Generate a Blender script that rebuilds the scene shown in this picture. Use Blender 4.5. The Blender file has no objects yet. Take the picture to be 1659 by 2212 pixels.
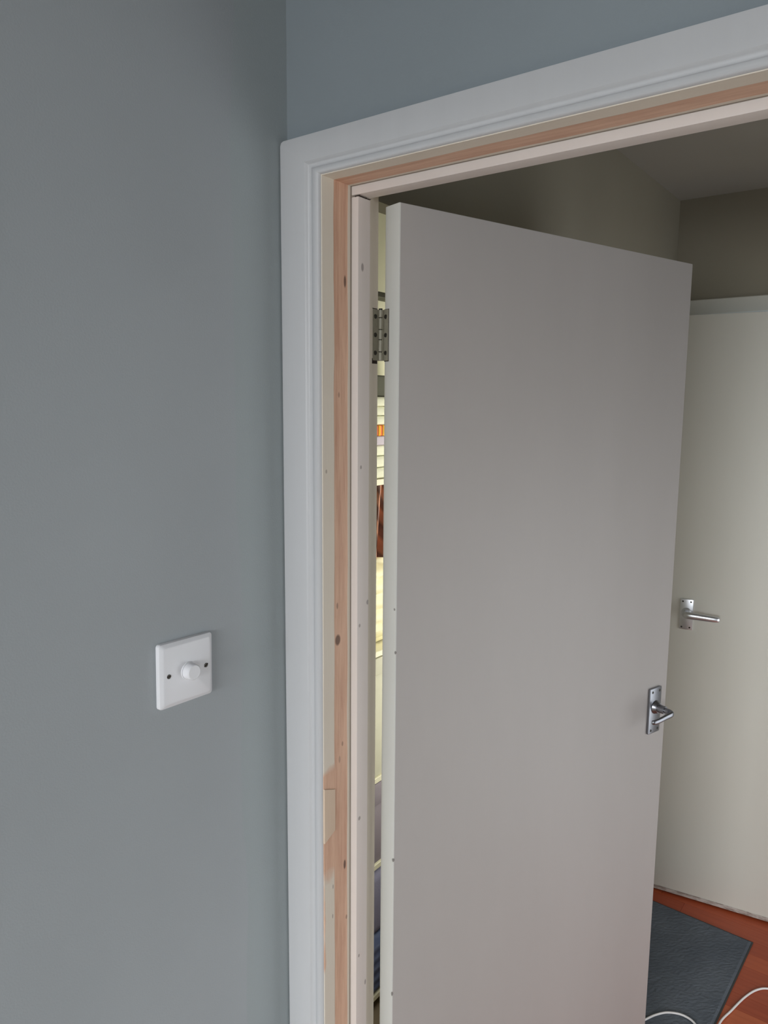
import bpy, bmesh, math, random
from mathutils import Vector, Matrix

# ------------------------------------------------------------------ camera, world, lights, exposure
SC = bpy.context.scene
COL = SC.collection
F_PX = 1608.9
cd = bpy.data.cameras.new('camera')
cd.sensor_fit = 'HORIZONTAL'; cd.sensor_width = 36.0; cd.lens = F_PX / 1659 * 36.0
cd.clip_start = 0.02
cam = bpy.data.objects.new('camera', cd); COL.objects.link(cam)
yw, pt, rl = math.radians(-36.53), math.radians(-7.976), math.radians(0.444)
fwd = Vector((math.sin(yw)*math.cos(pt), math.cos(yw)*math.cos(pt), math.sin(pt)))
rt = Vector((math.cos(yw), -math.sin(yw), 0)); up = rt.cross(fwd)
r2 = rt*math.cos(rl) + up*math.sin(rl); u2 = -rt*math.sin(rl) + up*math.cos(rl)
cam.matrix_world = Matrix(((r2.x, u2.x, -fwd.x, .7737), (r2.y, u2.y, -fwd.y, -.8089), (r2.z, u2.z, -fwd.z, 1.6843), (0, 0, 0, 1)))
SC.camera = cam

world = bpy.data.worlds.new('world'); SC.world = world; world.use_nodes = True
bg = world.node_tree.nodes['Background']
bg.inputs[0].default_value = (.62, .78, 1.0, 1); bg.inputs[1].default_value = 1.0

def area(name, loc, rot, sx, sy, power, col):
    l = bpy.data.lights.new(name, 'AREA'); l.shape = 'RECTANGLE'; l.size = sx; l.size_y = sy
    l.energy = power; l.color = col
    o = bpy.data.objects.new(name, l); COL.objects.link(o); o.location = loc; o.rotation_euler = rot
    return o
# daylight entering by the living room window (behind the camera)
l = area('window_daylight', (1.0, -3.50, 1.56), (math.radians(55), 0, 0), 1.66, .90, 66, (.97, .985, 1.0)); l.data.spread = math.radians(122)
# second window, at the far end of the right wall
l = area('side_window_daylight', (3.24, -2.95, 1.15), (math.radians(66), 0, math.radians(90)), 1.0, 1.2, 30, (.95, .98, 1.0)); l.data.spread = math.radians(150)
# daylight from the glazed end of the hall, off to the right
area('hall_daylight', (1.50, 1.0, .85), (0, math.radians(90), 0), 1.5, 1.1, 9.2, (1.0, .98, .92))
# added fill that brightens the cupboard shelves from an unseen spot
area('cupboard_fill', (-.090, 1.02, 1.25), (math.radians(90), 0, math.radians(118)), .05, 1.3, 6, (1.0, .99, .86))

SC.view_settings.view_transform = 'Standard'
SC.view_settings.look = 'None'
SC.view_settings.gamma = 1.0
SC.view_settings.use_curve_mapping = False
SC.view_settings.exposure = -0.07
SC.cycles.use_denoising = True
SC.cycles.sample_clamp_indirect = 4.0

R = math.radians
random.seed(7)

# ------------------------------------------------------------------ helpers
def srgb(r, g, b):
    f = lambda c: (c/255/12.92) if c/255 <= .04045 else ((c/255+.055)/1.055)**2.4
    return (f(r), f(g), f(b), 1)

class NT:
    def __init__(s, name, rough=.6, spec=.5, metal=0):
        s.m = bpy.data.materials.new(name); s.m.use_nodes = True
        s.n = s.m.node_tree.nodes; s.l = s.m.node_tree.links
        s.b = s.n['Principled BSDF']
        s.b.inputs['Roughness'].default_value = rough
        s.b.inputs['Specular IOR Level'].default_value = spec
        s.b.inputs['Metallic'].default_value = metal
        s.tc = s.n.new('ShaderNodeTexCoord')
    def noise(s, scale, detail=3, rough=.5, vec=None, stretch=None):
        t = s.n.new('ShaderNodeTexNoise'); t.inputs['Scale'].default_value = scale
        t.inputs['Detail'].default_value = detail; t.inputs['Roughness'].default_value = rough
        v = vec or s.tc.outputs['Object']
        if stretch:
            mp = s.n.new('ShaderNodeMapping'); mp.inputs['Scale'].default_value = stretch
            s.l.new(v, mp.inputs[0]); v = mp.outputs[0]
        s.l.new(v, t.inputs['Vector'])
        return t.outputs['Fac']
    def ramp(s, fac, p0, p1, c0=(0, 0, 0, 1), c1=(1, 1, 1, 1)):
        r = s.n.new('ShaderNodeValToRGB'); e = r.color_ramp.elements
        e[0].position = p0; e[1].position = p1; e[0].color = c0; e[1].color = c1
        s.l.new(fac, r.inputs[0]); return r.outputs[0]
    def mix(s, fac, a, b):
        m = s.n.new('ShaderNodeMix'); m.data_type = 'RGBA'
        for inp, v in ((m.inputs[0], fac), (m.inputs[6], a), (m.inputs[7], b)):
            if hasattr(v, 'is_linked') or isinstance(v, bpy.types.NodeSocket): s.l.new(v, inp)
            else: inp.default_value = v
        return m.outputs[2]
    def math(s, op, a, b=0.0, clamp=False):
        m = s.n.new('ShaderNodeMath'); m.operation = op; m.use_clamp = clamp
        for i, v in enumerate((a, b)):
            if isinstance(v, bpy.types.NodeSocket): s.l.new(v, m.inputs[i])
            else: m.inputs[i].default_value = v
        return m.outputs[0]
    def xyz(s):
        x = s.n.new('ShaderNodeSeparateXYZ'); s.l.new(s.tc.outputs['Object'], x.inputs[0]); return x.outputs
    def band(s, v, lo, hi, soft, wob=None, amt=0):
        """1 between lo and hi"""
        if wob is not None:
            v = s.math('ADD', v, s.math('MULTIPLY', s.math('SUBTRACT', wob, .5), amt))
        a = s.math('DIVIDE', s.math('SUBTRACT', v, lo), soft, True)
        b = s.math('DIVIDE', s.math('SUBTRACT', hi, v), soft, True)
        return s.math('MULTIPLY', a, b)
    def spot(s, p, rad):
        """rad: (x,y,z) radii of a small mark"""
        v = s.n.new('ShaderNodeVectorMath'); v.operation = 'SUBTRACT'
        s.l.new(s.tc.outputs['Object'], v.inputs[0]); v.inputs[1].default_value = p
        w = s.n.new('ShaderNodeVectorMath'); w.operation = 'DIVIDE'
        s.l.new(v.outputs[0], w.inputs[0]); w.inputs[1].default_value = rad
        ln = s.n.new('ShaderNodeVectorMath'); ln.operation = 'LENGTH'; s.l.new(w.outputs[0], ln.inputs[0])
        return s.math('MULTIPLY', s.math('SUBTRACT', 1.15, ln.outputs['Value']), 2.5, True)
    def bump(s, h, strength, dist=.001):
        b = s.n.new('ShaderNodeBump'); b.inputs['Strength'].default_value = strength
        b.inputs['Distance'].default_value = dist
        s.l.new(h, b.inputs['Height']); s.l.new(b.outputs[0], s.b.inputs['Normal'])
    def color(s, c):
        if isinstance(c, bpy.types.NodeSocket): s.l.new(c, s.b.inputs['Base Color'])
        else: s.b.inputs['Base Color'].default_value = c
        return s.m

def scale_col(c, k): return tuple(min(1, x*k) for x in c[:3]) + (1,)

def plaster(name, c, k=.90, bumpy=.25, cutin=False):
    t = NT(name, .75, .3)
    n = t.noise(1.7, 3)
    col = t.mix(t.ramp(n, .35, .7), c, scale_col(c, k))
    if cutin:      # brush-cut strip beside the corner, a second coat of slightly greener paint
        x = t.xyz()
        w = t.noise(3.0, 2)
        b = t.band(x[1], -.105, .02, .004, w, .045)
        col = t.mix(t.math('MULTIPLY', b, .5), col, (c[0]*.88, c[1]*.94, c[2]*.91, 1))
    t.bump(t.noise(420, 2), bumpy, .0006)
    return t.color(col)

def paint(name, c, rough=.42, marks=(), var=.05, stretch=(8, 8, .6)):
    t = NT(name, rough, .45)
    n = t.noise(4, 4, .6, stretch=stretch)
    col = t.mix(n, scale_col(c, 1+var*.5), scale_col(c, 1-var))
    for p, rad in marks:
        col = t.mix(t.math('MULTIPLY', t.spot(p, rad), .55), col, srgb(70, 60, 55))
    t.bump(t.noise(60, 3, stretch=stretch), .12, .0006)
    return t.color(col)

def simple(name, c, rough=.6, metal=0, var=.12, sc=30, spec=.5, bump=0, bsc=300):
    t = NT(name, rough, spec, metal)
    col = t.mix(t.noise(sc, 3), c, scale_col(c, 1-var))
    if bump: t.bump(t.noise(bsc, 2), bump, .001)
    return t.color(col)

M = {}
M['wall'] = plaster('grey_green_wall_paint', srgb(167, 173, 177), cutin=True)
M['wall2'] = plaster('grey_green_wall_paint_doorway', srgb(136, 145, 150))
M['hallwall'] = plaster('taupe_hall_wall_paint', srgb(152, 147, 132))
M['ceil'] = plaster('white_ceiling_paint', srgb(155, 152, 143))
M['alcove'] = plaster('cream_alcove_paint', srgb(238, 236, 215))
M['white'] = paint('white_gloss_trim', srgb(191, 192, 194))
M['cream'] = paint('cream_gloss_trim', srgb(200, 194, 184))
def door_mat():
    t = NT('off_white_door_paint', .5, .45)
    n = t.noise(4, 4, .6, stretch=(3, 3, .8))
    c = srgb(171, 166, 163)
    col = t.mix(n, scale_col(c, 1.03), scale_col(c, .96))
    edge = t.math('LESS_THAN', t.xyz()[0], .0090)      # hinge edge coloured lighter, standing in for the light it catches
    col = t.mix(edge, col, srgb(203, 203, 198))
    for p, rad in [((.0068, -.039, 1.300), (.003, .002, .003)), ((.007, -.039, .945), (.003, .003, .0035)),
                   ((.007, -.039, .70), (.003, .002, .0045)), ((.0068, -.036, 1.37), (.003, .002, .0022))]:
        col = t.mix(t.math('MULTIPLY', t.spot(p, rad), .7), col, srgb(70, 60, 55))
    t.bump(t.noise(60, 3, stretch=(3, 3, .8)), .12, .0006)
    return t.color(col)
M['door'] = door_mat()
M['door2'] = paint('pale_door_paint', srgb(214, 213, 204), .5, var=.04, stretch=(3, 3, .8))
M['chrome'] = simple('polished_chrome', srgb(236, 239, 245), .33, 1.0, .08, 40)
M['satin'] = simple('worn_satin_chrome', srgb(150, 152, 158), .34, 1.0, .10, 40)
M['steel'] = simple('dull_steel', srgb(160, 156, 140), .45, .35, .3, 120)
M['darkscrew'] = simple('dark_screw', srgb(70, 68, 62), .4, .7, .3, 300)
M['plastic'] = simple('white_plastic', srgb(225, 226, 230), .32, 0, .02, 5)
M['dark'] = simple('dark_recess', srgb(50, 36, 30), .9, 0, .2, 200)
M['cable'] = simple('white_cable_sheath', srgb(235, 232, 232), .4, 0, .03, 20)

# liner leg: white paint, bare pink wood strip where a stop was taken off, thin white line
def lining_mat(name, head=False):
    t = NT(name, .55, .35)
    x = t.xyz()
    g = t.noise(6, 5, .65, stretch=((.9, 14, 14) if head else (14, 14, .9)))
    fine = t.noise(40, 3, .6, stretch=((.6, 12, 12) if head else (12, 12, .6)))
    w1, w2 = srgb(222, 186, 160), srgb(190, 146, 122)
    wood = t.mix(t.ramp(g, .3, .72), w1, w2)
    wood = t.mix(t.math('MULTIPLY', t.ramp(fine, .55, .8), .35), wood, srgb(150, 100, 80))
    white = t.mix(t.noise(7, 4), srgb(220, 212, 198), srgb(212, 201, 186))
    wob = t.noise(9, 3)
    bare = t.band(x[1], .0135, .0455, .0012, wob, .005)
    if not head:
        # zone around the patch: paint scraped off down to the wood
        z = t.band(x[2], .952, 1.145, .02, t.noise(28, 2), .05)
        zz = t.band(x[1], -.02, .02, .001)
        bare = t.math('MAXIMUM', bare, t.math('MULTIPLY', z, zz))
        # scraped sliver under it, next to the architrave
        z2 = t.band(x[2], .80, .96, .01); y2 = t.band(x[1], -.03, -.0075, .004, t.noise(25, 2), .01)
        bare = t.math('MAXIMUM', bare, t.math('MULTIPLY', z2, y2))
    col = t.mix(bare, white, wood)
    # dirt held in the joint against the stop
    crack = t.band(x[1], .0505, .0535, .0006)
    col = t.mix(t.math('MULTIPLY', crack, t.math('ADD', t.math('MULTIPLY', t.noise(5, 3), .5), .45), True), col, srgb(90, 72, 66))
    if not head:
        knots = [((.0734, .022, 1.337), (.01, .0062, .0085), .8), ((.0734, .0385, 1.862), (.01, .0026, .0085), .8),
                 ((.0734, .0385, .963), (.01, .0028, .008), .85), ((.0734, .025, 1.702), (.01, .002, .004), .4),
                 ((.0734, .021, 1.390), (.01, .002, .005), .5), ((.0734, .033, 1.168), (.01, .002, .004), .45),
                 ((.0734, .026, 1.145), (.01, .0025, .006), .3), ((.0734, -.003, 1.593), (.01, .002, .003), .4),
                 ((.0734, .043, .869), (.01, .002, .004), .5), ((.0734, .010, .94), (.01, .0012, .004), .5),
                 ((.0734, .009, .89), (.01, .0012, .004), .5)]
        for p, rad, k in knots:
            col = t.mix(t.math('MULTIPLY', t.spot(p, rad), k), col, srgb(74, 48, 38))
    t.bump(t.math('ADD', t.math('MULTIPLY', fine, .4), t.math('MULTIPLY', bare, -.6)), .5, .0008)
    return t.color(col)
M['lining'] = lining_mat('part_painted_softwood_lining')
M['lininghead'] = lining_mat('part_painted_softwood_head', True)

def stop_mat():
    return paint('cream_stop_paint', srgb(212, 203, 197), .5, marks=[
        ((.086, .063, 1.884), (.01, .003, .006)), ((.086, .079, 1.386), (.01, .0035, .004)),
        ((.086, .059, 1.353), (.01, .0022, .003)), ((.086, .060, 1.036), (.01, .003, .0035)),
        ((.086, .061, 1.596), (.01, .002, .003)), ((.086, .060, .795), (.01, .002, .003)),
        ((.086, .077, .736), (.01, .002, .005))])
M['stop'] = stop_mat()
def wood(name, c1, c2, st):
    t = NT(name, .6, .3)
    g = t.noise(5, 4, .6, stretch=st)
    t.bump(g, .2, .0005)
    return t.color(t.mix(t.ramp(g, .3, .7), c1, c2))
M['patch'] = wood('pale_pine', srgb(214, 194, 172), srgb(204, 180, 158), (10, 10, 1))
PL = []
for i, (a_, b_) in enumerate([((174, 82, 48), (156, 68, 40)), ((182, 90, 54), (164, 76, 44)), ((166, 76, 44), (148, 62, 36)), ((188, 98, 60), (170, 84, 50)), ((170, 80, 48), (152, 66, 40))]):
    t = NT('cherry_laminate_%d' % i, .38, .4)
    g = t.noise(3, 4, .6, stretch=(1.2, 22, 1))
    PL.append(t.color(t.mix(t.ramp(g, .3, .7), srgb(*a_), srgb(*b_))))
t = NT('grey_mat_pile', .98, .1)
n1 = t.noise(5, 3); n2 = t.noise(700, 2)
c_ = t.mix(t.ramp(n1, .3, .7), srgb(112, 119, 127), srgb(88, 95, 104))
c_ = t.mix(t.math('MULTIPLY', n2, .4), c_, srgb(66, 70, 78))
t.bump(n2, .8, .002); M['mat'] = t.color(c_)
M['rubber'] = simple('dark_rubber', srgb(58, 60, 60), .7)
M['worn'] = None
t = NT('worn_strip_paint', .6, .3)
n1 = t.noise(25, 4, .7, stretch=(1, 1, 3))
M['worn'] = t.color(t.mix(t.ramp(n1, .42, .6), srgb(186, 178, 172), srgb(140, 126, 118)))
M['carpet'] = simple('beige_carpet', srgb(150, 135, 115), .95, bump=.6, bsc=500)
M['screed'] = simple('underlay', srgb(60, 40, 30), .9)
t = NT('fill_strip_diffuser', .5); t.b.inputs['Emission Color'].default_value = (1, .98, .85, 1); t.b.inputs['Emission Strength'].default_value = 3  # glowing face of the added cupboard fill strip
M['glow'] = t.color(srgb(240, 240, 225))
tg = NT('window_glass', 0.0, .5); tg.b.inputs['Transmission Weight'].default_value = 1.0; tg.b.inputs['IOR'].default_value = 1.1
M['glass'] = tg.color((1, 1, 1, 1))

def tag(o, label=None, cat=None, group=None, kind=None):
    if label: o['label'] = label
    if cat: o['category'] = cat
    if group: o['group'] = group
    if kind: o['kind'] = kind
    return o
def empty(name, loc=(0, 0, 0), rz=0):
    o = bpy.data.objects.new(name, None); o.empty_display_size = .05
    o.location = loc; o.rotation_euler = (0, 0, rz); COL.objects.link(o); return o
def obj(name, bm, mat, parent=None, smooth=False):
    bmesh.ops.recalc_face_normals(bm, faces=bm.faces[:])
    me = bpy.data.meshes.new(name); bm.to_mesh(me); bm.free()
    me.materials.append(mat)
    if smooth:
        for p in me.polygons: p.use_smooth = True
        me.set_sharp_from_angle(angle=R(38))
    o = bpy.data.objects.new(name, me); COL.objects.link(o)
    if parent: o.parent = parent
    return o
def box(bm, x0, x1, y0, y1, z0, z1, bev=0, seg=1):
    vs = [bm.verts.new((x, y, z)) for x in (x0, x1) for y in (y0, y1) for z in (z0, z1)]
    fs = [(0, 1, 3, 2), (4, 6, 7, 5), (0, 4, 5, 1), (2, 3, 7, 6), (0, 2, 6, 4), (1, 5, 7, 3)]
    faces = [bm.faces.new([vs[i] for i in f]) for f in fs]
    if bev:
        ed = list({e for f in faces for e in f.edges})
        bmesh.ops.bevel(bm, geom=ed, offset=bev, segments=seg, profile=.6, affect='EDGES')
    return bm
def B(*a, **k): return box(bmesh.new(), *a, **k)
def cyl(bm, p0, p1, r0, r1=None, seg=20, bev=0):
    r1 = r0 if r1 is None else r1
    p0, p1 = Vector(p0), Vector(p1); d = (p1-p0).normalized()
    u = d.orthogonal().normalized(); v = d.cross(u)
    L = (p1-p0).length
    prof = [(0, r0-bev), (bev, r0), (L-bev, r1), (L, r1-bev)] if bev else [(0, r0), (L, r1)]
    rings = [[bm.verts.new(p0+d*h+(u*math.cos(2*math.pi*i/seg)+v*math.sin(2*math.pi*i/seg))*r) for i in range(seg)] for h, r in prof]
    for a, b in zip(rings, rings[1:]):
        for i in range(seg): bm.faces.new((a[i], a[(i+1) % seg], b[(i+1) % seg], b[i]))
    bm.faces.new(rings[0][::-1]); bm.faces.new(rings[-1])
    return bm
def catmull(pts, n=8):
    P = [Vector(p) for p in pts]; out = []
    for i in range(len(P)-1):
        a = P[i-1] if i else P[0]*2-P[1]; b, c = P[i], P[i+1]
        d = P[i+2] if i+2 < len(P) else P[-1]*2-P[-2]
        for k in range(n):
            t = k/n
            out.append(.5*((2*b)+(c-a)*t+(2*a-5*b+4*c-d)*t*t+(3*b-a-3*c+d)*t**3))
    out.append(P[-1]); return out
def tube(bm, pts, rad, seg=12, flat=None):
    """rad: number or list of (ra, rb)"""
    P = [Vector(p) for p in pts]; rings = []
    nrm = None
    for i, p in enumerate(P):
        d = ((P[i+1] if i+1 < len(P) else p)-(P[i-1] if i else p)).normalized()
        if nrm is None: nrm = (Vector((0, 0, 1)) if abs(d.z) < .9 else Vector((0, 1, 0)))
        nrm = (nrm-d*nrm.dot(d)).normalized(); b = d.cross(nrm)
        ra, rb = (rad[i] if isinstance(rad, list) else (rad, rad))
        rings.append([bm.verts.new(p+nrm*ra*math.cos(2*math.pi*k/seg)+b*rb*math.sin(2*math.pi*k/seg)) for k in range(seg)])
    for a, b in zip(rings, rings[1:]):
        for i in range(seg): bm.faces.new((a[i], a[(i+1) % seg], b[(i+1) % seg], b[i]))
    bm.faces.new(rings[0][::-1]); bm.faces.new(rings[-1])
    return bm

# ------------------------------------------------------------------ setting: key sizes
A = .0734            # left lining face
AR = A + .768        # right lining face
ZH = 1.9945          # head lining face
YL = .1169           # hall face of the front wall
CEIL = 2.40; HC = 2.3655
XH = .022; XHR = 1.55; YB = 1.83
RX1 = 3.3; RY0 = -3.6
def S(name, bm, mat, label, cat, parent=None, smooth=False):
    o = obj(name, bm, mat, parent, smooth)
    if not parent: tag(o, label, cat, kind='structure')
    return o

# living room shell
S('wall_left', B(-.12, 0, RY0, 0, 0, CEIL+.02), M['wall'], 'grey-green painted wall carrying the white dimmer switch', 'wall')
bm = bmesh.new()
box(bm, -.12, A-.025, 0, YL, 0, CEIL+.02); box(bm, AR+.025, RX1, 0, YL, 0, CEIL+.02)
box(bm, A-.025, AR+.025, 0, YL, ZH+.025, CEIL+.02)
S('wall_front', bm, M['wall2'], 'grey-blue painted wall around and above the open doorway', 'wall')
bm = bmesh.new()      # wall with the living room window
box(bm, -.12, .08, RY0-.2, RY0, 0, CEIL+.02); box(bm, 1.88, RX1, RY0-.2, RY0, 0, CEIL+.02)
box(bm, .08, 1.88, RY0-.2, RY0, 0, .98); box(bm, .08, 1.88, RY0-.2, RY0, 2.02, CEIL+.02)
S('wall_back', bm, M['wall2'], 'painted living room wall with the window, behind the viewer', 'wall')
bm = bmesh.new()
box(bm, RX1, RX1+.12, RY0-.2, -3.47, 0, CEIL+.02); box(bm, RX1, RX1+.12, -2.43, YL, 0, CEIL+.02)
box(bm, RX1, RX1+.12, -3.47, -2.43, 0, .52); box(bm, RX1, RX1+.12, -3.47, -2.43, 1.78, CEIL+.02)
S('wall_right', bm, M['wall2'], 'painted living room wall on the right, out of view', 'wall')
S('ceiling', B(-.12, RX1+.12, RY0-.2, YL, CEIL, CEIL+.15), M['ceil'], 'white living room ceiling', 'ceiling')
S('floor', B(-.12, RX1+.12, RY0-.2, 0, -.1, 0), M['carpet'], 'beige carpeted living room floor', 'floor')
def window(name, loc, rz, W, H, label):
    w = empty(name, loc, rz); tag(w, label, 'window', kind='structure')
    h = W/2; bm = bmesh.new()
    for (x0, x1, z0, z1) in ((-h, -h+.06, 0, H), (h-.06, h, 0, H), (-h+.06, h-.06, 0, .06), (-h+.06, h-.06, H-.06, H), (-.02, .02, .06, H-.06)):
        box(bm, x0, x1, -.03, .03, z0, z1)
    obj('window_frame', bm, M['white'], w)
    for (x0, x1) in ((-h+.06, -.02), (.02, h-.06)):
        obj('window_pane', B(x0, x1, -.004, 0, .06, H-.06), M['glass'], w)
window('window_1', (.98, RY0-.1, .98), 0, 1.80, 1.04, 'white framed living room window behind the viewer')
window('window_3', (RX1+.06, -2.95, .52), R(90), 1.04, 1.26, 'white framed window in the right living room wall, out of view')

# hall shell
bm = bmesh.new()      # hall left wall, opening of the store cupboard behind the door leaf
box(bm, XH-.04, XH, YL, .14, 0, HC); box(bm, XH-.04, XH, .80, YB, 0, HC); box(bm, XH-.04, XH, .14, .80, 2.010, HC)
S('wall_hall_left', bm, M['hallwall'], 'dim taupe hall wall above and behind the open door', 'wall')
bm = bmesh.new()
FX0, FX1, FZ = .092, .872, 1.999
box(bm, XH-.10, FX0-.03, YB, YB+.1, 0, HC); box(bm, FX1+.03, XHR, YB, YB+.1, 0, HC); box(bm, FX0-.03, FX1+.03, YB, YB+.1, FZ+.03, HC)
S('wall_hall_back', bm, M['hallwall'], 'dim taupe wall above the far pale door', 'wall')
bm = bmesh.new()
box(bm, XHR, XHR+.1, YL, .42, 0, HC); box(bm, XHR, XHR+.1, 1.58, YB+.1, 0, HC); box(bm, XHR, XHR+.1, .42, 1.58, 1.65, HC)
w = empty('window_2', (XHR+.05, 1.0, .0)); tag(w, 'glazed hall side light off to the right, out of view', 'window', kind='structure')
b = bmesh.new()
for (y0, y1, z0, z1) in ((-.58, -.52, 0, 1.65), (.52, .58, 0, 1.65), (-.52, .52, 0, .08), (-.52, .52, 1.59, 1.65), (-.03, .03, .08, 1.59)): box(b, -.03, .03, y0, y1, z0, z1)
obj('window_frame', b, M['white'], w)
obj('window_pane', B(-.003, .003, -.52, -.03, .08, 1.59), M['glass'], w); obj('window_pane', B(-.003, .003, .03, .52, .08, 1.59), M['glass'], w)
S('wall_hall_right', bm, M['hallwall'], 'taupe hall wall on the right, out of view', 'wall')
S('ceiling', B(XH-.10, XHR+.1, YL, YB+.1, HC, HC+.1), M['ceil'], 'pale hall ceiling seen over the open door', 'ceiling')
hf = S('floor', B(XH-.10, XHR+.1, 0, YB+.1, -.1, -.008), M['screed'], 'reddish-orange wood block laminate hall floor', 'floor')
S('wall_beyond', B(-.2, 1.4, 2.7, 2.8, 0, HC), M['hallwall'], 'wall of the dark room behind the far pale door', 'wall')
# laminate blocks, each its own piece
pm = {}
def plank(L, W, mi):
    k = (L, W, mi)
    if k not in pm:
        bm = B(0, L-.0006, 0, W-.0006, -.008, 0); me = bpy.data.meshes.new('plank'); bmesh.ops.recalc_face_normals(bm, faces=bm.faces[:]); bm.to_mesh(me); bm.free()
        me.materials.append(PL[mi]); pm[k] = me
    return pm[k]
W_ = .065; row = 0; y = .02
while y < YB-.001:
    wd = min(W_, YB-y); x = XH-.09
    first = True
    while x < XHR-.001:
        L = round(random.choice((.26, .30, .34, .38)), 2)
        if first: L = round(random.choice((.12, .2, .28)), 2); first = False
        L = min(L, XHR-x)
        if x > XH or True:
            o = bpy.data.objects.new('plank', plank(round(L, 3), round(wd, 3), random.randrange(5)))
            COL.objects.link(o); o.parent = hf; o.location = (x, y, 0)
        x += L
    y += wd; row += 1

# store cupboard behind the door, seen through the hinge gap
AX = -.62
bm = bmesh.new()
box(bm, AX-.08, AX, YL, 1.30, 0, HC); box(bm, AX, XH-.041, YL-.06, YL, 0, HC); box(bm, AX, XH-.041, 1.30, 1.38, 0, HC)
S('wall_cupboard', bm, M['alcove'], 'bright cream cupboard wall seen through the hinge gap', 'wall')
S('floor', B(AX-.08, XH-.10, YL, 1.38, -.1, .0), M['carpet'], 'cupboard floor behind the open door', 'floor')
S('ceiling', B(AX-.08, XH-.10, YL, 1.38, HC, HC+.1), M['ceil'], 'cupboard ceiling behind the open door', 'ceiling')

# ------------------------------------------------------------------ architraves and linings
def architrave(name, x0, x1, zt, yface, sgn, w, mat, label, prof=None, corner=.007, zbot=0.0, hw=None):
    """x0,x1 outer edges; zt outer top; yface wall face; sgn -1 towards -y"""
    prof = prof or [(0, 0), (0, .0145), (.0012, .0172), (.004, .018), (.0455, .018), (.0475, .0168), (.0492, .0148), (.0515, .0136), (.0545, .0133),
                    (.0565, .0140), (.0582, .0158), (.0605, .0170), (.0640, .0172), (.0670, .0160), (.0690, .0135), (.0700, .0100), (.0700, 0)]
    k = w/.07
    kh = hw/.07 if hw else k; kz = kh/k
    bm = bmesh.new(); rings = []
    def station(fn): rings.append([bm.verts.new(fn(a*k, b)) for a, b in prof])
    c = corner
    station(lambda a, b: (x0+a, yface+sgn*b, zbot))
    station(lambda a, b: (x0+a, yface+sgn*b, zt-a*kz-max(0, c-a)))
    station(lambda a, b: (x0+a+max(0, c-a)*.3, yface+sgn*b, zt-a*kz-max(0, c-a)*.3))
    station(lambda a, b: (x0+a+max(0, c-a), yface+sgn*b, zt-a*kz))
    station(lambda a, b: (x1-a, yface+sgn*b, zt-a*kz))
    station(lambda a, b: (x1-a, yface+sgn*b, zbot))
    for r0, r1 in zip(rings, rings[1:]):
        for i in range(len(prof)-1):
            vs = [r0[i], r0[i+1], r1[i+1], r1[i]]
            if len({tuple(round(q, 6) for q in v.co) for v in vs}) >= 3:
                bm.faces.new(vs)
        vs = [r0[0], r1[0], r1[-1], r0[-1]]; bm.faces.new(vs)
    bm.faces.new(rings[0]); bm.faces.new(rings[-1][::-1])
    bmesh.ops.remove_doubles(bm, verts=bm.verts[:], dist=1e-6)
    return S(name, bm, mat, label, 'architrave', smooth=True)
architrave('trim_1', .0015, AR+.0715, 2.0490, 0, -1, .0705, M['white'], 'white moulded architrave around the open doorway', hw=.0535)
architrave('trim_2', FX0-.052, FX1+.052, FZ+.042, YB, -1, .05, M['door2'], 'pale flat architrave over the far door',
           prof=[(0, 0), (0, .014), (.003, .016), (.066, .016), (.07, .013), (.07, 0)])

lin = empty('trim_3', (0, 0, 0)); tag(lin, 'part-painted softwood door lining with a bare pink wood strip', 'door lining', kind='structure')
obj('lining_leg', box(B(A-.025, A, 0, YL, 0, ZH), A-.0040, A, -.0105, 0, 0, ZH+.0035), M['lining'], lin)
obj('lining_leg', B(AR, AR+.025, 0, YL, 0, ZH), M['cream'], lin)
obj('lining_head', box(B(A-.025, AR+.025, 0, YL, ZH, ZH+.025), A, AR, -.0105, 0, ZH, ZH+.0035), M['lininghead'], lin)
# edge of the lining seen inside the architrave
# patch of new pine let into the lining, lower end cut on the slant
bm = bmesh.new()
P_ = [(-.0108, 1.1110), (.0135, 1.1015), (.0135, 1.034), (-.0108, 1.0225)]
v0 = [bm.verts.new((A-.004, y_, z_)) for y_, z_ in P_]; v1 = [bm.verts.new((A+.0016, y_, z_)) for y_, z_ in P_]
bm.faces.new(v0); bm.faces.new(v1[::-1])
for i in range(4): bm.faces.new((v0[i], v0[(i+1) % 4], v1[(i+1) % 4], v1[i]))
tag(obj('wood_patch', bm, M['patch'], lin), 'pale new pine patch let into the lining')
# stops
YS0, YS1, TS = .0532, .081, .0125
bm = B(A, A+TS, YS0, YS1, 0, ZH-TS-.0022, bev=.0015, seg=2)
obj('door_stop', bm, M['stop'], lin, True)
obj('door_stop', B(AR-TS, AR, YS0, YS1, 0, ZH-TS-.0005, bev=.0015, seg=2), M['stop'], lin, True)
obj('door_stop', B(A, AR, YS0, YS1, ZH-TS, ZH, bev=.0015, seg=2), M['stop'], lin, True)
# ragged dark bits drawing the crack between side stop and head stop
bm = bmesh.new()
for i in range(9):
    yy = YS0+.001+i*.0032; r_ = random.uniform(.0006, .0014)
    cyl(bm, (A+TS*.5, yy, ZH-TS-.0024), (A+TS+.0006, yy+.002, ZH-TS-.0012+random.uniform(-.001, .0006)), r_, r_*.6, 6)
obj('crack_bits', bm, M['dark'], lin)

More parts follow.
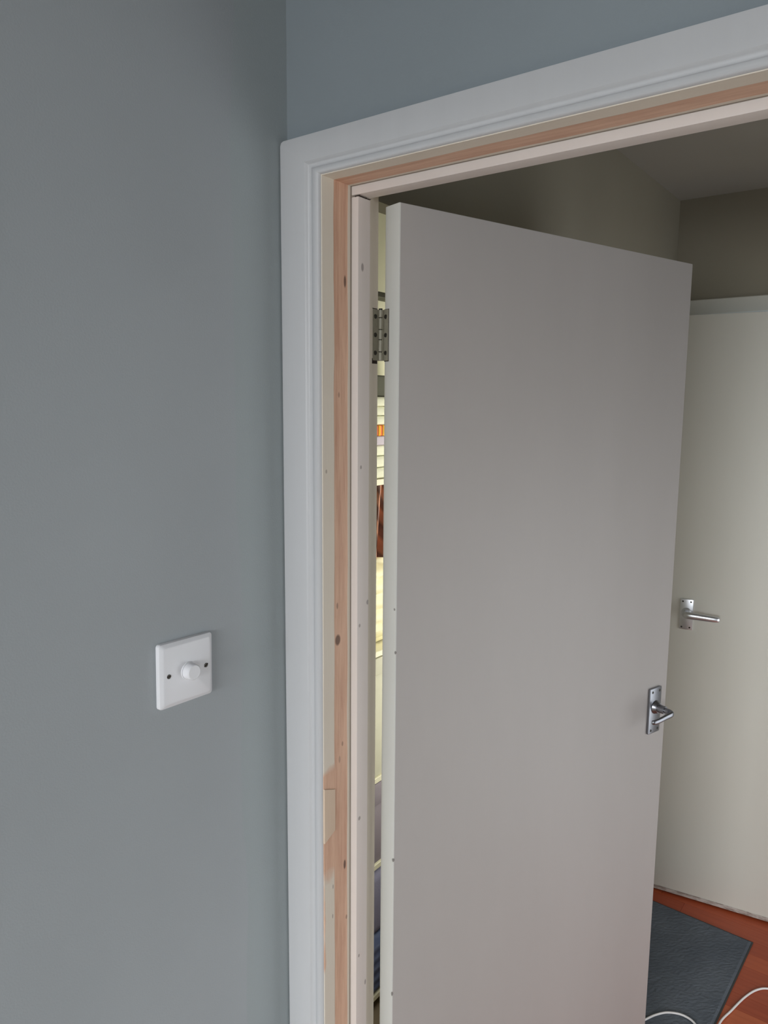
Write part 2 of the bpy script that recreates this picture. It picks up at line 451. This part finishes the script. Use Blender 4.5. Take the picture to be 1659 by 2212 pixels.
fl = empty('trim_4', (0, 0, 0)); tag(fl, 'pale lining of the far doorway', 'door lining', kind='structure')
obj('lining_leg', B(FX0-.03, FX0, YB, YB+.1, 0, FZ), M['door2'], fl)
obj('lining_leg', B(FX1, FX1+.03, YB, YB+.1, 0, FZ), M['door2'], fl)
obj('lining_head', B(FX0-.03, FX1+.03, YB, YB+.1, FZ, FZ+.03), M['door2'], fl)
bm = B(0.0, .014, RY0, -.001, 0, .11, bev=.003)
S('baseboard_left', bm, M['white'], 'white skirting board along the wall under the switch', 'baseboard')

# ------------------------------------------------------------------ doors
def lever_handle(parent, u, z, yface, ny, du, mat, LL=1.0, rk=1.0, drop=0.0):
    """plate centred at u,z on the face y=yface, facing ny (-1), lever running along du (+1/-1) in x"""
    h = obj('door_handle', B(u-.0205, u+.0205, min(yface, yface+ny*.006), max(yface, yface+ny*.006), z-.0515, z+.0515, bev=.0022, seg=2), mat, parent, True)
    tag(h, 'chrome lever handle on a rectangular plate')
    zc = z+.008
    b = bmesh.new()
    cyl(b, (u, yface+ny*.006, zc), (u, yface+ny*.015, zc), .0150, .0115, 28, .001)
    cyl(b, (u, yface+ny*.014, zc), (u, yface+ny*.030, zc), .0092, .0085, 24)
    obj('boss', b, mat, h, True)
    path = catmull([(u, yface+ny*.026, zc), (u, yface+ny*.040, zc), (u+du*.004, yface+ny*.047, zc), (u+du*.014*LL, yface+ny*.050, zc-drop*.1),
                    (u+du*.040*LL, yface+ny*.049, zc-.0005-drop*.4), (u+du*.075*LL, yface+ny*.047, zc-.002-drop*.8), (u+du*.096*LL, yface+ny*.044, zc-.003-drop), (u+du*.102*LL, yface+ny*.040, zc-.003-drop)], 5)
    n = len(path); rad = []
    for i in range(n):
        s = i/(n-1)
        ra = .0082*rk if s < .3 else (.0100-.0032*(s-.3)/.7)*rk
        rb = .0082*rk if s < .3 else (.0068-.0018*(s-.3)/.7)*rk
        if i == n-1: ra, rb = .0035, .003
        elif i == n-2: ra, rb = .0055*rk, .0045*rk
        rad.append((ra, rb))
    b = bmesh.new(); tube(b, path, rad, 16)
    obj('lever', b, mat, h, True)
    for sx_ in (-1, 1):
        for sz_ in (-1, 1):
            b = bmesh.new(); cx_, cz_ = u+sx_*.0125, z+sz_*.0435
            cyl(b, (cx_, yface+ny*.0055, cz_), (cx_, yface+ny*.0066, cz_), .0032, .0026, 12)
            obj('screw', b, M['darkscrew'], h, True)
    return h

def hinge(parent, z0, frame_parent):
    """door leaf and knuckles in door coordinates; pin at the origin"""
    H = .076
    hg = obj('hinge', B(.0044, .0070, -.0145, -.003, z0, z0+H), M['steel'], parent)
    tag(hg, 'dull steel butt hinge')
    seg = [(0, .17), (.18, .41), (.42, .61), (.62, .84), (.85, 1.0)]
    for i, (a, b) in enumerate(seg):
        bm = bmesh.new(); cyl(bm, (.0022, 0, z0+a*H), (.0022, 0, z0+b*H-.0003), .0052, .0052, 18, .0004)
        obj('knuckle', bm, M['steel'], hg, True)
    bm = bmesh.new(); cyl(bm, (.0022, 0, z0+.001), (.0022, 0, z0+H+.002), .0030, .0030, 12)
    obj('pin', bm, M['darkscrew'], hg, True)
    for k in (.15, .5, .86):
        bm = bmesh.new(); cyl(bm, (.0046, -.0100, z0+k*H), (.0036, -.0100, z0+k*H), .0036, .0030, 14)
        obj('screw', bm, M['darkscrew'], hg, True)
    # frame leaf in world coordinates, let into the lining
    fh = obj('hinge_leaf', B(A-.0022, A+.0004, YL-.0125, YL+.001, z0, z0+H), M['steel'], frame_parent)
    for k in (.15, .5, .86):
        bm = bmesh.new(); cyl(bm, (A+.0002, YL-.0065, z0+k*H), (A+.0014, YL-.0065, z0+k*H), .0036, .0030, 14)
        obj('screw', bm, M['darkscrew'], fh, True)
    obj('hinge_recess', B(A-.0021, A+.0002, YL-.0140, YL-.001, z0-.0050, z0+.003), M['dark'], fh)
    obj('hinge_recess', B(A-.0021, A+.00015, YL-.0135, YL-.002, z0+H, z0+H+.0012), M['dark'], fh)
    obj('hinge_recess', B(.0066, .0070, -.0155, -.004, z0-.0012, z0+H+.001), M['dark'], hg)

PH = R(72.84)
d1 = empty('door_1', (A, YL+.004, 0), PH)
tag(d1, 'off-white flush door standing open, hung on the left jamb', 'door', kind='structure')
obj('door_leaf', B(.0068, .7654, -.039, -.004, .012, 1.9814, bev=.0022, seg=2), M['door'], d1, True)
h1 = lever_handle(d1, .7624-.047+.003, 1.0332, -.039, -1, -1, M['satin'], .62, .72, .004)
tag(h1, 'chrome lever handle near the free edge of the open door')
hinge(d1, 1.8314-.076, lin)
hinge(d1, .20, lin)

d2 = empty('door_2', (.863, YB-.001, 0), R(7.72))
tag(d2, 'far pale flush door, slightly ajar, with a chrome lever at its left', 'door', kind='structure')
obj('door_leaf', B(-.777, -.003, -.004, .031, .018, 1.983, bev=.002, seg=2), M['door2'], d2, True)
obj('bottom_strip', B(-.777, -.003, -.0065, .029, .006, .0195, bev=.001), M['worn'], d2, True)
lever_handle(d2, -.762+.0425, 1.0116, -.004, -1, 1, M['chrome'], 1.0, 1.3)

# ------------------------------------------------------------------ dimmer switch
sw = empty('dimmer_switch', (0, -.2065, 1.3403)); sw.rotation_euler = (R(-1.2), 0, 0)
tag(sw, 'white square dimmer switch with a round knob on the grey wall', 'switch')
bm = bmesh.new()
def ring(h, x, r=.004, n=4):
    out = []
    for cx_, cy_, a0 in ((h-r, h-r, 0), (-(h-r), h-r, 90), (-(h-r), -(h-r), 180), (h-r, -(h-r), 270)):
        for i in range(n+1):
            an = R(a0+90*i/n); out.append(bm.verts.new((x, cx_+r*math.cos(an), cy_+r*math.sin(an))))
    return out
rs = [ring(.043, 0), ring(.043, .0045), ring(.0425, .0062), ring(.0385, .0088), ring(.037, .0092)]
for a_, b_ in zip(rs, rs[1:]):
    for i in range(len(a_)): bm.faces.new((a_[i], a_[(i+1) % len(a_)], b_[(i+1) % len(a_)], b_[i]))
bm.faces.new(rs[0][::-1]); bm.faces.new(rs[-1])
obj('plate', bm, M['plastic'], sw, True)
bm = bmesh.new(); cyl(bm, (.0092, .001, 0), (.0105, .001, 0), .0122, .0118, 32); cyl(bm, (.010, .001, 0), (.0215, .001, 0), .0112, .0104, 36, .0012)
obj('knob', bm, M['plastic'], sw, True)
for s_ in (-1, 1):
    bm = bmesh.new(); cyl(bm, (.0088, s_*.0302, 0), (.0096, s_*.0302, 0), .0031, .0030, 16)
    sc = obj('screw', bm, M['darkscrew'], sw, True)
    bm = bmesh.new()
    dx = Vector((0, .0028, .0019 if s_ > 0 else .0006)); n_ = Vector((0, -dx.z, dx.y)).normalized()*.0006
    c0 = Vector((.0099, s_*.0302, 0))
    q = [c0-dx-n_, c0+dx-n_, c0+dx+n_, c0-dx+n_]
    va = [bm.verts.new(p) for p in q]; vb = [bm.verts.new(p-Vector((.0006, 0, 0))) for p in q]
    bm.faces.new(va); bm.faces.new(vb[::-1])
    for i in range(4): bm.faces.new((va[i], va[(i+1) % 4], vb[(i+1) % 4], vb[i]))
    obj('slot', bm, M['dark'], sc)

# ------------------------------------------------------------------ mat and cable in the hall
mt = empty('door_mat', (.441, 1.638, 0), R(-2.6)); tag(mt, 'dark blue-grey rectangular mat on the laminate before the far door', 'mat')
mw, ml = .385, .72
obj('rubber_backing', B(-mw, 0, -ml, 0, .0002, .004, bev=.001), M['rubber'], mt)
bm = bmesh.new(); nx, ny_ = 60, 110
g = [[bm.verts.new((-mw+.005+(mw-.010)*i/nx, -ml+.005+(ml-.010)*j/ny_, .0085+random.uniform(-.0007, .0007) if 0 < i < nx and 0 < j < ny_ else .0045)) for j in range(ny_+1)] for i in range(nx+1)]
for i in range(nx):
    for j in range(ny_): bm.faces.new((g[i][j], g[i+1][j], g[i+1][j+1], g[i][j+1]))
lowr = [bm.verts.new(p) for p in ((-mw+.005, -ml+.005, .0035), (-.005, -ml+.005, .0035), (-.005, -.005, .0035), (-mw+.005, -.005, .0035))]
bm.faces.new(lowr[::-1])
for a_, side in ((lowr[0:2], [g[i][0] for i in range(nx+1)]), (lowr[1:3], [g[nx][j] for j in range(ny_+1)]),
                 (lowr[2:4], [g[i][ny_] for i in range(nx, -1, -1)]), ([lowr[3], lowr[0]], [g[0][j] for j in range(ny_, -1, -1)])):
    bm.faces.new([a_[0], a_[1]]+side[::-1])
obj('pile', bm, M['mat'], mt)

zc = .0125
cp = [(.12, .62, .0035), (.125, .75, .0035), (.16, .88, .006), (.205, .99, zc), (.263, 1.111, zc), (.285, 1.151, zc), (.309, 1.177, zc), (.343, 1.191, zc), (.376, 1.182, zc), (.398, 1.145, zc),
      (.405, 1.07, zc), (.415, .98, zc), (.445, .935, .006), (.474, .97, .004), (.462, 1.05, .004), (.440, 1.13, .005), (.4305, 1.224, .008), (.4465, 1.303, .004), (.4665, 1.378, .0035), (.489, 1.429, .0035),
      (.517, 1.455, .0035), (.570, 1.468, .0035), (.66, 1.45, .0035), (.80, 1.40, .0035), (1.0, 1.30, .0035), (1.3, 1.28, .0035), (1.52, 1.30, .0035)]
bm = bmesh.new(); tube(bm, catmull(cp, 8), .0029, 10)
tag(obj('cable', bm, M['cable'], smooth=True), 'thin white cable looping over the mat and orange floor', 'cable')

# ------------------------------------------------------------------ cupboard contents, seen in the hinge gap
sh = empty('shelving_unit', (-.46, .72, 0)); tag(sh, 'cream shelving unit in the cupboard, seen through the hinge gap', 'shelves')
lam = simple('cream_melamine', srgb(235, 230, 205), .5, var=.03)
obj('side_panel', B(-.13, .11, -.32, -.302, 0, 1.78, bev=.001), lam, sh)
obj('side_panel', B(-.13, .11, .302, .32, 0, 1.78, bev=.001), lam, sh)
for z in (.045, .440, .690, 1.040, 1.490):
    obj('shelf', B(-.13, .11, -.302, .302, z, z+.015, bev=.001), lam, sh)
obj('back_panel', B(-.134, -.13, -.32, .32, 0, 1.78), lam, sh)
bar = empty('wall_rail', (-.60, .70, 1.955)); tag(bar, 'slim dark rail on the cupboard wall above the shelves', 'rail')
obj('bar', B(.19, .23, -.50, .50, 0, .014, bev=.002), simple('dark_metal', srgb(60, 58, 45), .5, .4), bar)
for y_ in (-.46, .46): obj('bracket', B(-.019, .19, y_-.012, y_+.012, .002, .012), simple('dark_metal', srgb(60, 58, 45), .5, .4), bar)
fill_lamp = empty('cupboard_fill_strip', (XH-.041, 1.05, .57)); tag(fill_lamp, 'unseen vertical fill strip added inside the cupboard to light its shelves', 'fill_lamp')  # made-up fitting, added to light the shelf fronts
obj('fill_housing', B(-.045, 0, -.02, .03, 0, 1.36, bev=.003), M['plastic'], fill_lamp)
obj('fill_diffuser', B(-.052, -.045, -.018, .028, .02, 1.34, bev=.002), M['glow'], fill_lamp)

def soft(name, x0, x1, y0, y1, z0, z1, mat, label, cat, bev=.012, group=None, parts=None):
    o = obj(name, B(x0, x1, y0, y1, z0, z1, bev=bev, seg=3), mat, None, True); tag(o, label, cat, group); return o
def strip_mat(name, ca, cb, scale, axis=2, dist=.0, rot=0):
    t = NT(name, .8, .3)
    mp = t.n.new('ShaderNodeMapping'); mp.inputs['Rotation'].default_value = (rot, 0, 0)
    t.l.new(t.tc.outputs['Object'], mp.inputs[0])
    w_ = t.n.new('ShaderNodeTexWave'); w_.bands_direction = 'XYZ'[axis]; w_.inputs['Scale'].default_value = scale; w_.inputs['Distortion'].default_value = dist
    t.l.new(mp.outputs[0], w_.inputs[0])
    t.bump(w_.outputs['Fac'], .6, .004)
    return t.color(t.mix(t.ramp(w_.outputs['Fac'], .25, .75), ca, cb))
x0, x1 = -.57, -.352
obj_dark = simple('charcoal_fabric', srgb(92, 92, 80), .9)
soft('storage_box', x0, x1, .47, .93, 1.712, 1.764, obj_dark, 'dark grey flat fabric box topmost on the cupboard shelves', 'box', .006)
linm = simple('white_linen', srgb(240, 240, 218), .9, var=.05, bump=.4)
# folded linens
for i, (z0_, z1_) in enumerate(((1.641, 1.664), (1.665, 1.687), (1.688, 1.711))):
    soft('folded_towel', x0, x1+.004*i, .49, .91, z0_, z1_, linm, ['white folded towel resting on the orange packet in the cupboard', 'white folded towel in the middle of the upper three', 'white folded towel directly under the dark grey box'][i], 'towel', .009, 'folded white towels in the cupboard')
soft('packet', x0, x1, .50, .90, 1.614, 1.6405, strip_mat('orange_packet', srgb(235, 120, 70), srgb(245, 180, 50), 18, 1), 'orange and yellow packet between white towels in the cupboard', 'packet', .004)
soft('packet', x0, x1, .50, .90, 1.591, 1.6135, simple('lilac_packet', srgb(200, 188, 205), .6), 'pale lilac packet under the orange one', 'packet', .004)
lb = ['white folded towel on the upper shelf board, bottom of its pile', 'white folded towel second from the bottom of the pile', 'white folded towel just under the lilac packet']
for i, (z0_, z1_) in enumerate(((1.506, 1.533), (1.534, 1.562), (1.563, 1.5905))):
    soft('folded_towel', x0, x1-.003*i, .49, .91, z0_, z1_, linm, lb[i], 'towel', .010, 'folded white towels in the cupboard')
# hanging scarf: pleated cloth, over a hook rail under the shelf
def pleated(name, y0, y1, z0, z1, xf, amp, waves, mat, label, cat, slant=0.0):
    bm = bmesh.new(); ny = 64; nz = 10; F_ = []; Bk = []
    for j in range(nz+1):
        rf = []; rb = []
        for i in range(ny+1):
            s = i/ny; q = j/nz; yy = y0+(y1-y0)*s+slant*q; d = amp*math.sin(2*math.pi*waves*s+1.2*q)*(.5+.5*(1-q))
            rf.append(bm.verts.new((xf+d, yy, z0+(z1-z0)*q))); rb.append(bm.verts.new((xf+d-.012, yy, z0+(z1-z0)*q)))
        F_.append(rf); Bk.append(rb)
    for j in range(nz):
        for i in range(ny):
            bm.faces.new((F_[j][i], F_[j][i+1], F_[j+1][i+1], F_[j+1][i])); bm.faces.new((Bk[j][i], Bk[j+1][i], Bk[j+1][i+1], Bk[j][i+1]))
        bm.faces.new((F_[j][0], F_[j+1][0], Bk[j+1][0], Bk[j][0])); bm.faces.new((F_[j][ny], Bk[j][ny], Bk[j+1][ny], F_[j+1][ny]))
    for i in range(ny):
        bm.faces.new((F_[0][i], Bk[0][i], Bk[0][i+1], F_[0][i+1])); bm.faces.new((F_[nz][i], F_[nz][i+1], Bk[nz][i+1], Bk[nz][i]))
    return tag(obj(name, bm, mat, None, True), label, cat)
pleated('scarf', .52, .86, 1.30, 1.489, -.365, .012, 9, strip_mat('orange_brown_stripe', srgb(202, 146, 122), srgb(128, 98, 92), 9, 1, 2.5, R(-28)), 'orange and brown striped scarf hanging from the cupboard shelf', 'scarf', .03)
# quilted cushion
bm = bmesh.new(); nz, ny = 40, 40; F_ = []; K_ = []
for j in range(nz+1):
    rf, rb = [], []
    for i in range(ny+1):
        s, q = i/ny, j/nz
        puff = .045*min(1, 5*min(s, 1-s, q, 1-q))**.5 + .010*abs(math.sin(math.pi*6*q+.9*s*3))
        edge = (i in (0, ny)) or (j in (0, nz))
        rf.append(bm.verts.new((-.415+(0 if edge else puff), .48+.44*s, 1.056+.242*q)))
        rb.append(rf[-1] if edge else bm.verts.new((-.415-puff*.8, .48+.44*s, 1.056+.242*q)))
    F_.append(rf); K_.append(rb)
for j in range(nz):
    for i in range(ny):
        bm.faces.new((F_[j][i], F_[j][i+1], F_[j+1][i+1], F_[j+1][i]))
        f = [K_[j][i], K_[j+1][i], K_[j+1][i+1], K_[j][i+1]]
        bm.faces.new(f)
tag(obj('cushion', bm, simple('cream_satin', srgb(240, 232, 190), .45, var=.1), None, True), 'cream quilted cushion below the striped scarf in the cupboard', 'cushion')
def lidded(name, z0, z1, zl, mat, label, cat):
    r_ = empty(name, (-.46, .70, z0)); tag(r_, label, cat)
    obj('body', B(-.105, .105, -.22, .22, 0, zl-z0, bev=.004, seg=2), mat, r_, True)
    obj('lid', B(-.109, .109, -.225, .225, zl-z0, z1-z0, bev=.004, seg=2), mat, r_, True)
    return r_
lidded('storage_box', .7055, 1.036, .99, simple('cream_card', srgb(208, 205, 186), .7), 'tall cream lidded box filling the middle cupboard shelf', 'box')
lidded('storage_box', .456, .688, .625, simple('mauve_card', srgb(150, 140, 152), .7), 'mauve lidded box on the low cupboard shelf', 'box')
soft('fabric_bag', x0, x1, .50, .90, .235, .430, simple('lilac_fabric', srgb(150, 148, 176), .9, bump=.4), 'soft lilac fabric bag lying on the blue blanket', 'bag', .03)
soft('folded_blanket', x0, x1+.004, .48, .92, .0605, .2345, strip_mat('blue_blanket', srgb(100, 112, 150), srgb(112, 124, 160), 10, 2), 'blue folded blanket on the bottom cupboard shelf', 'blanket', .03)
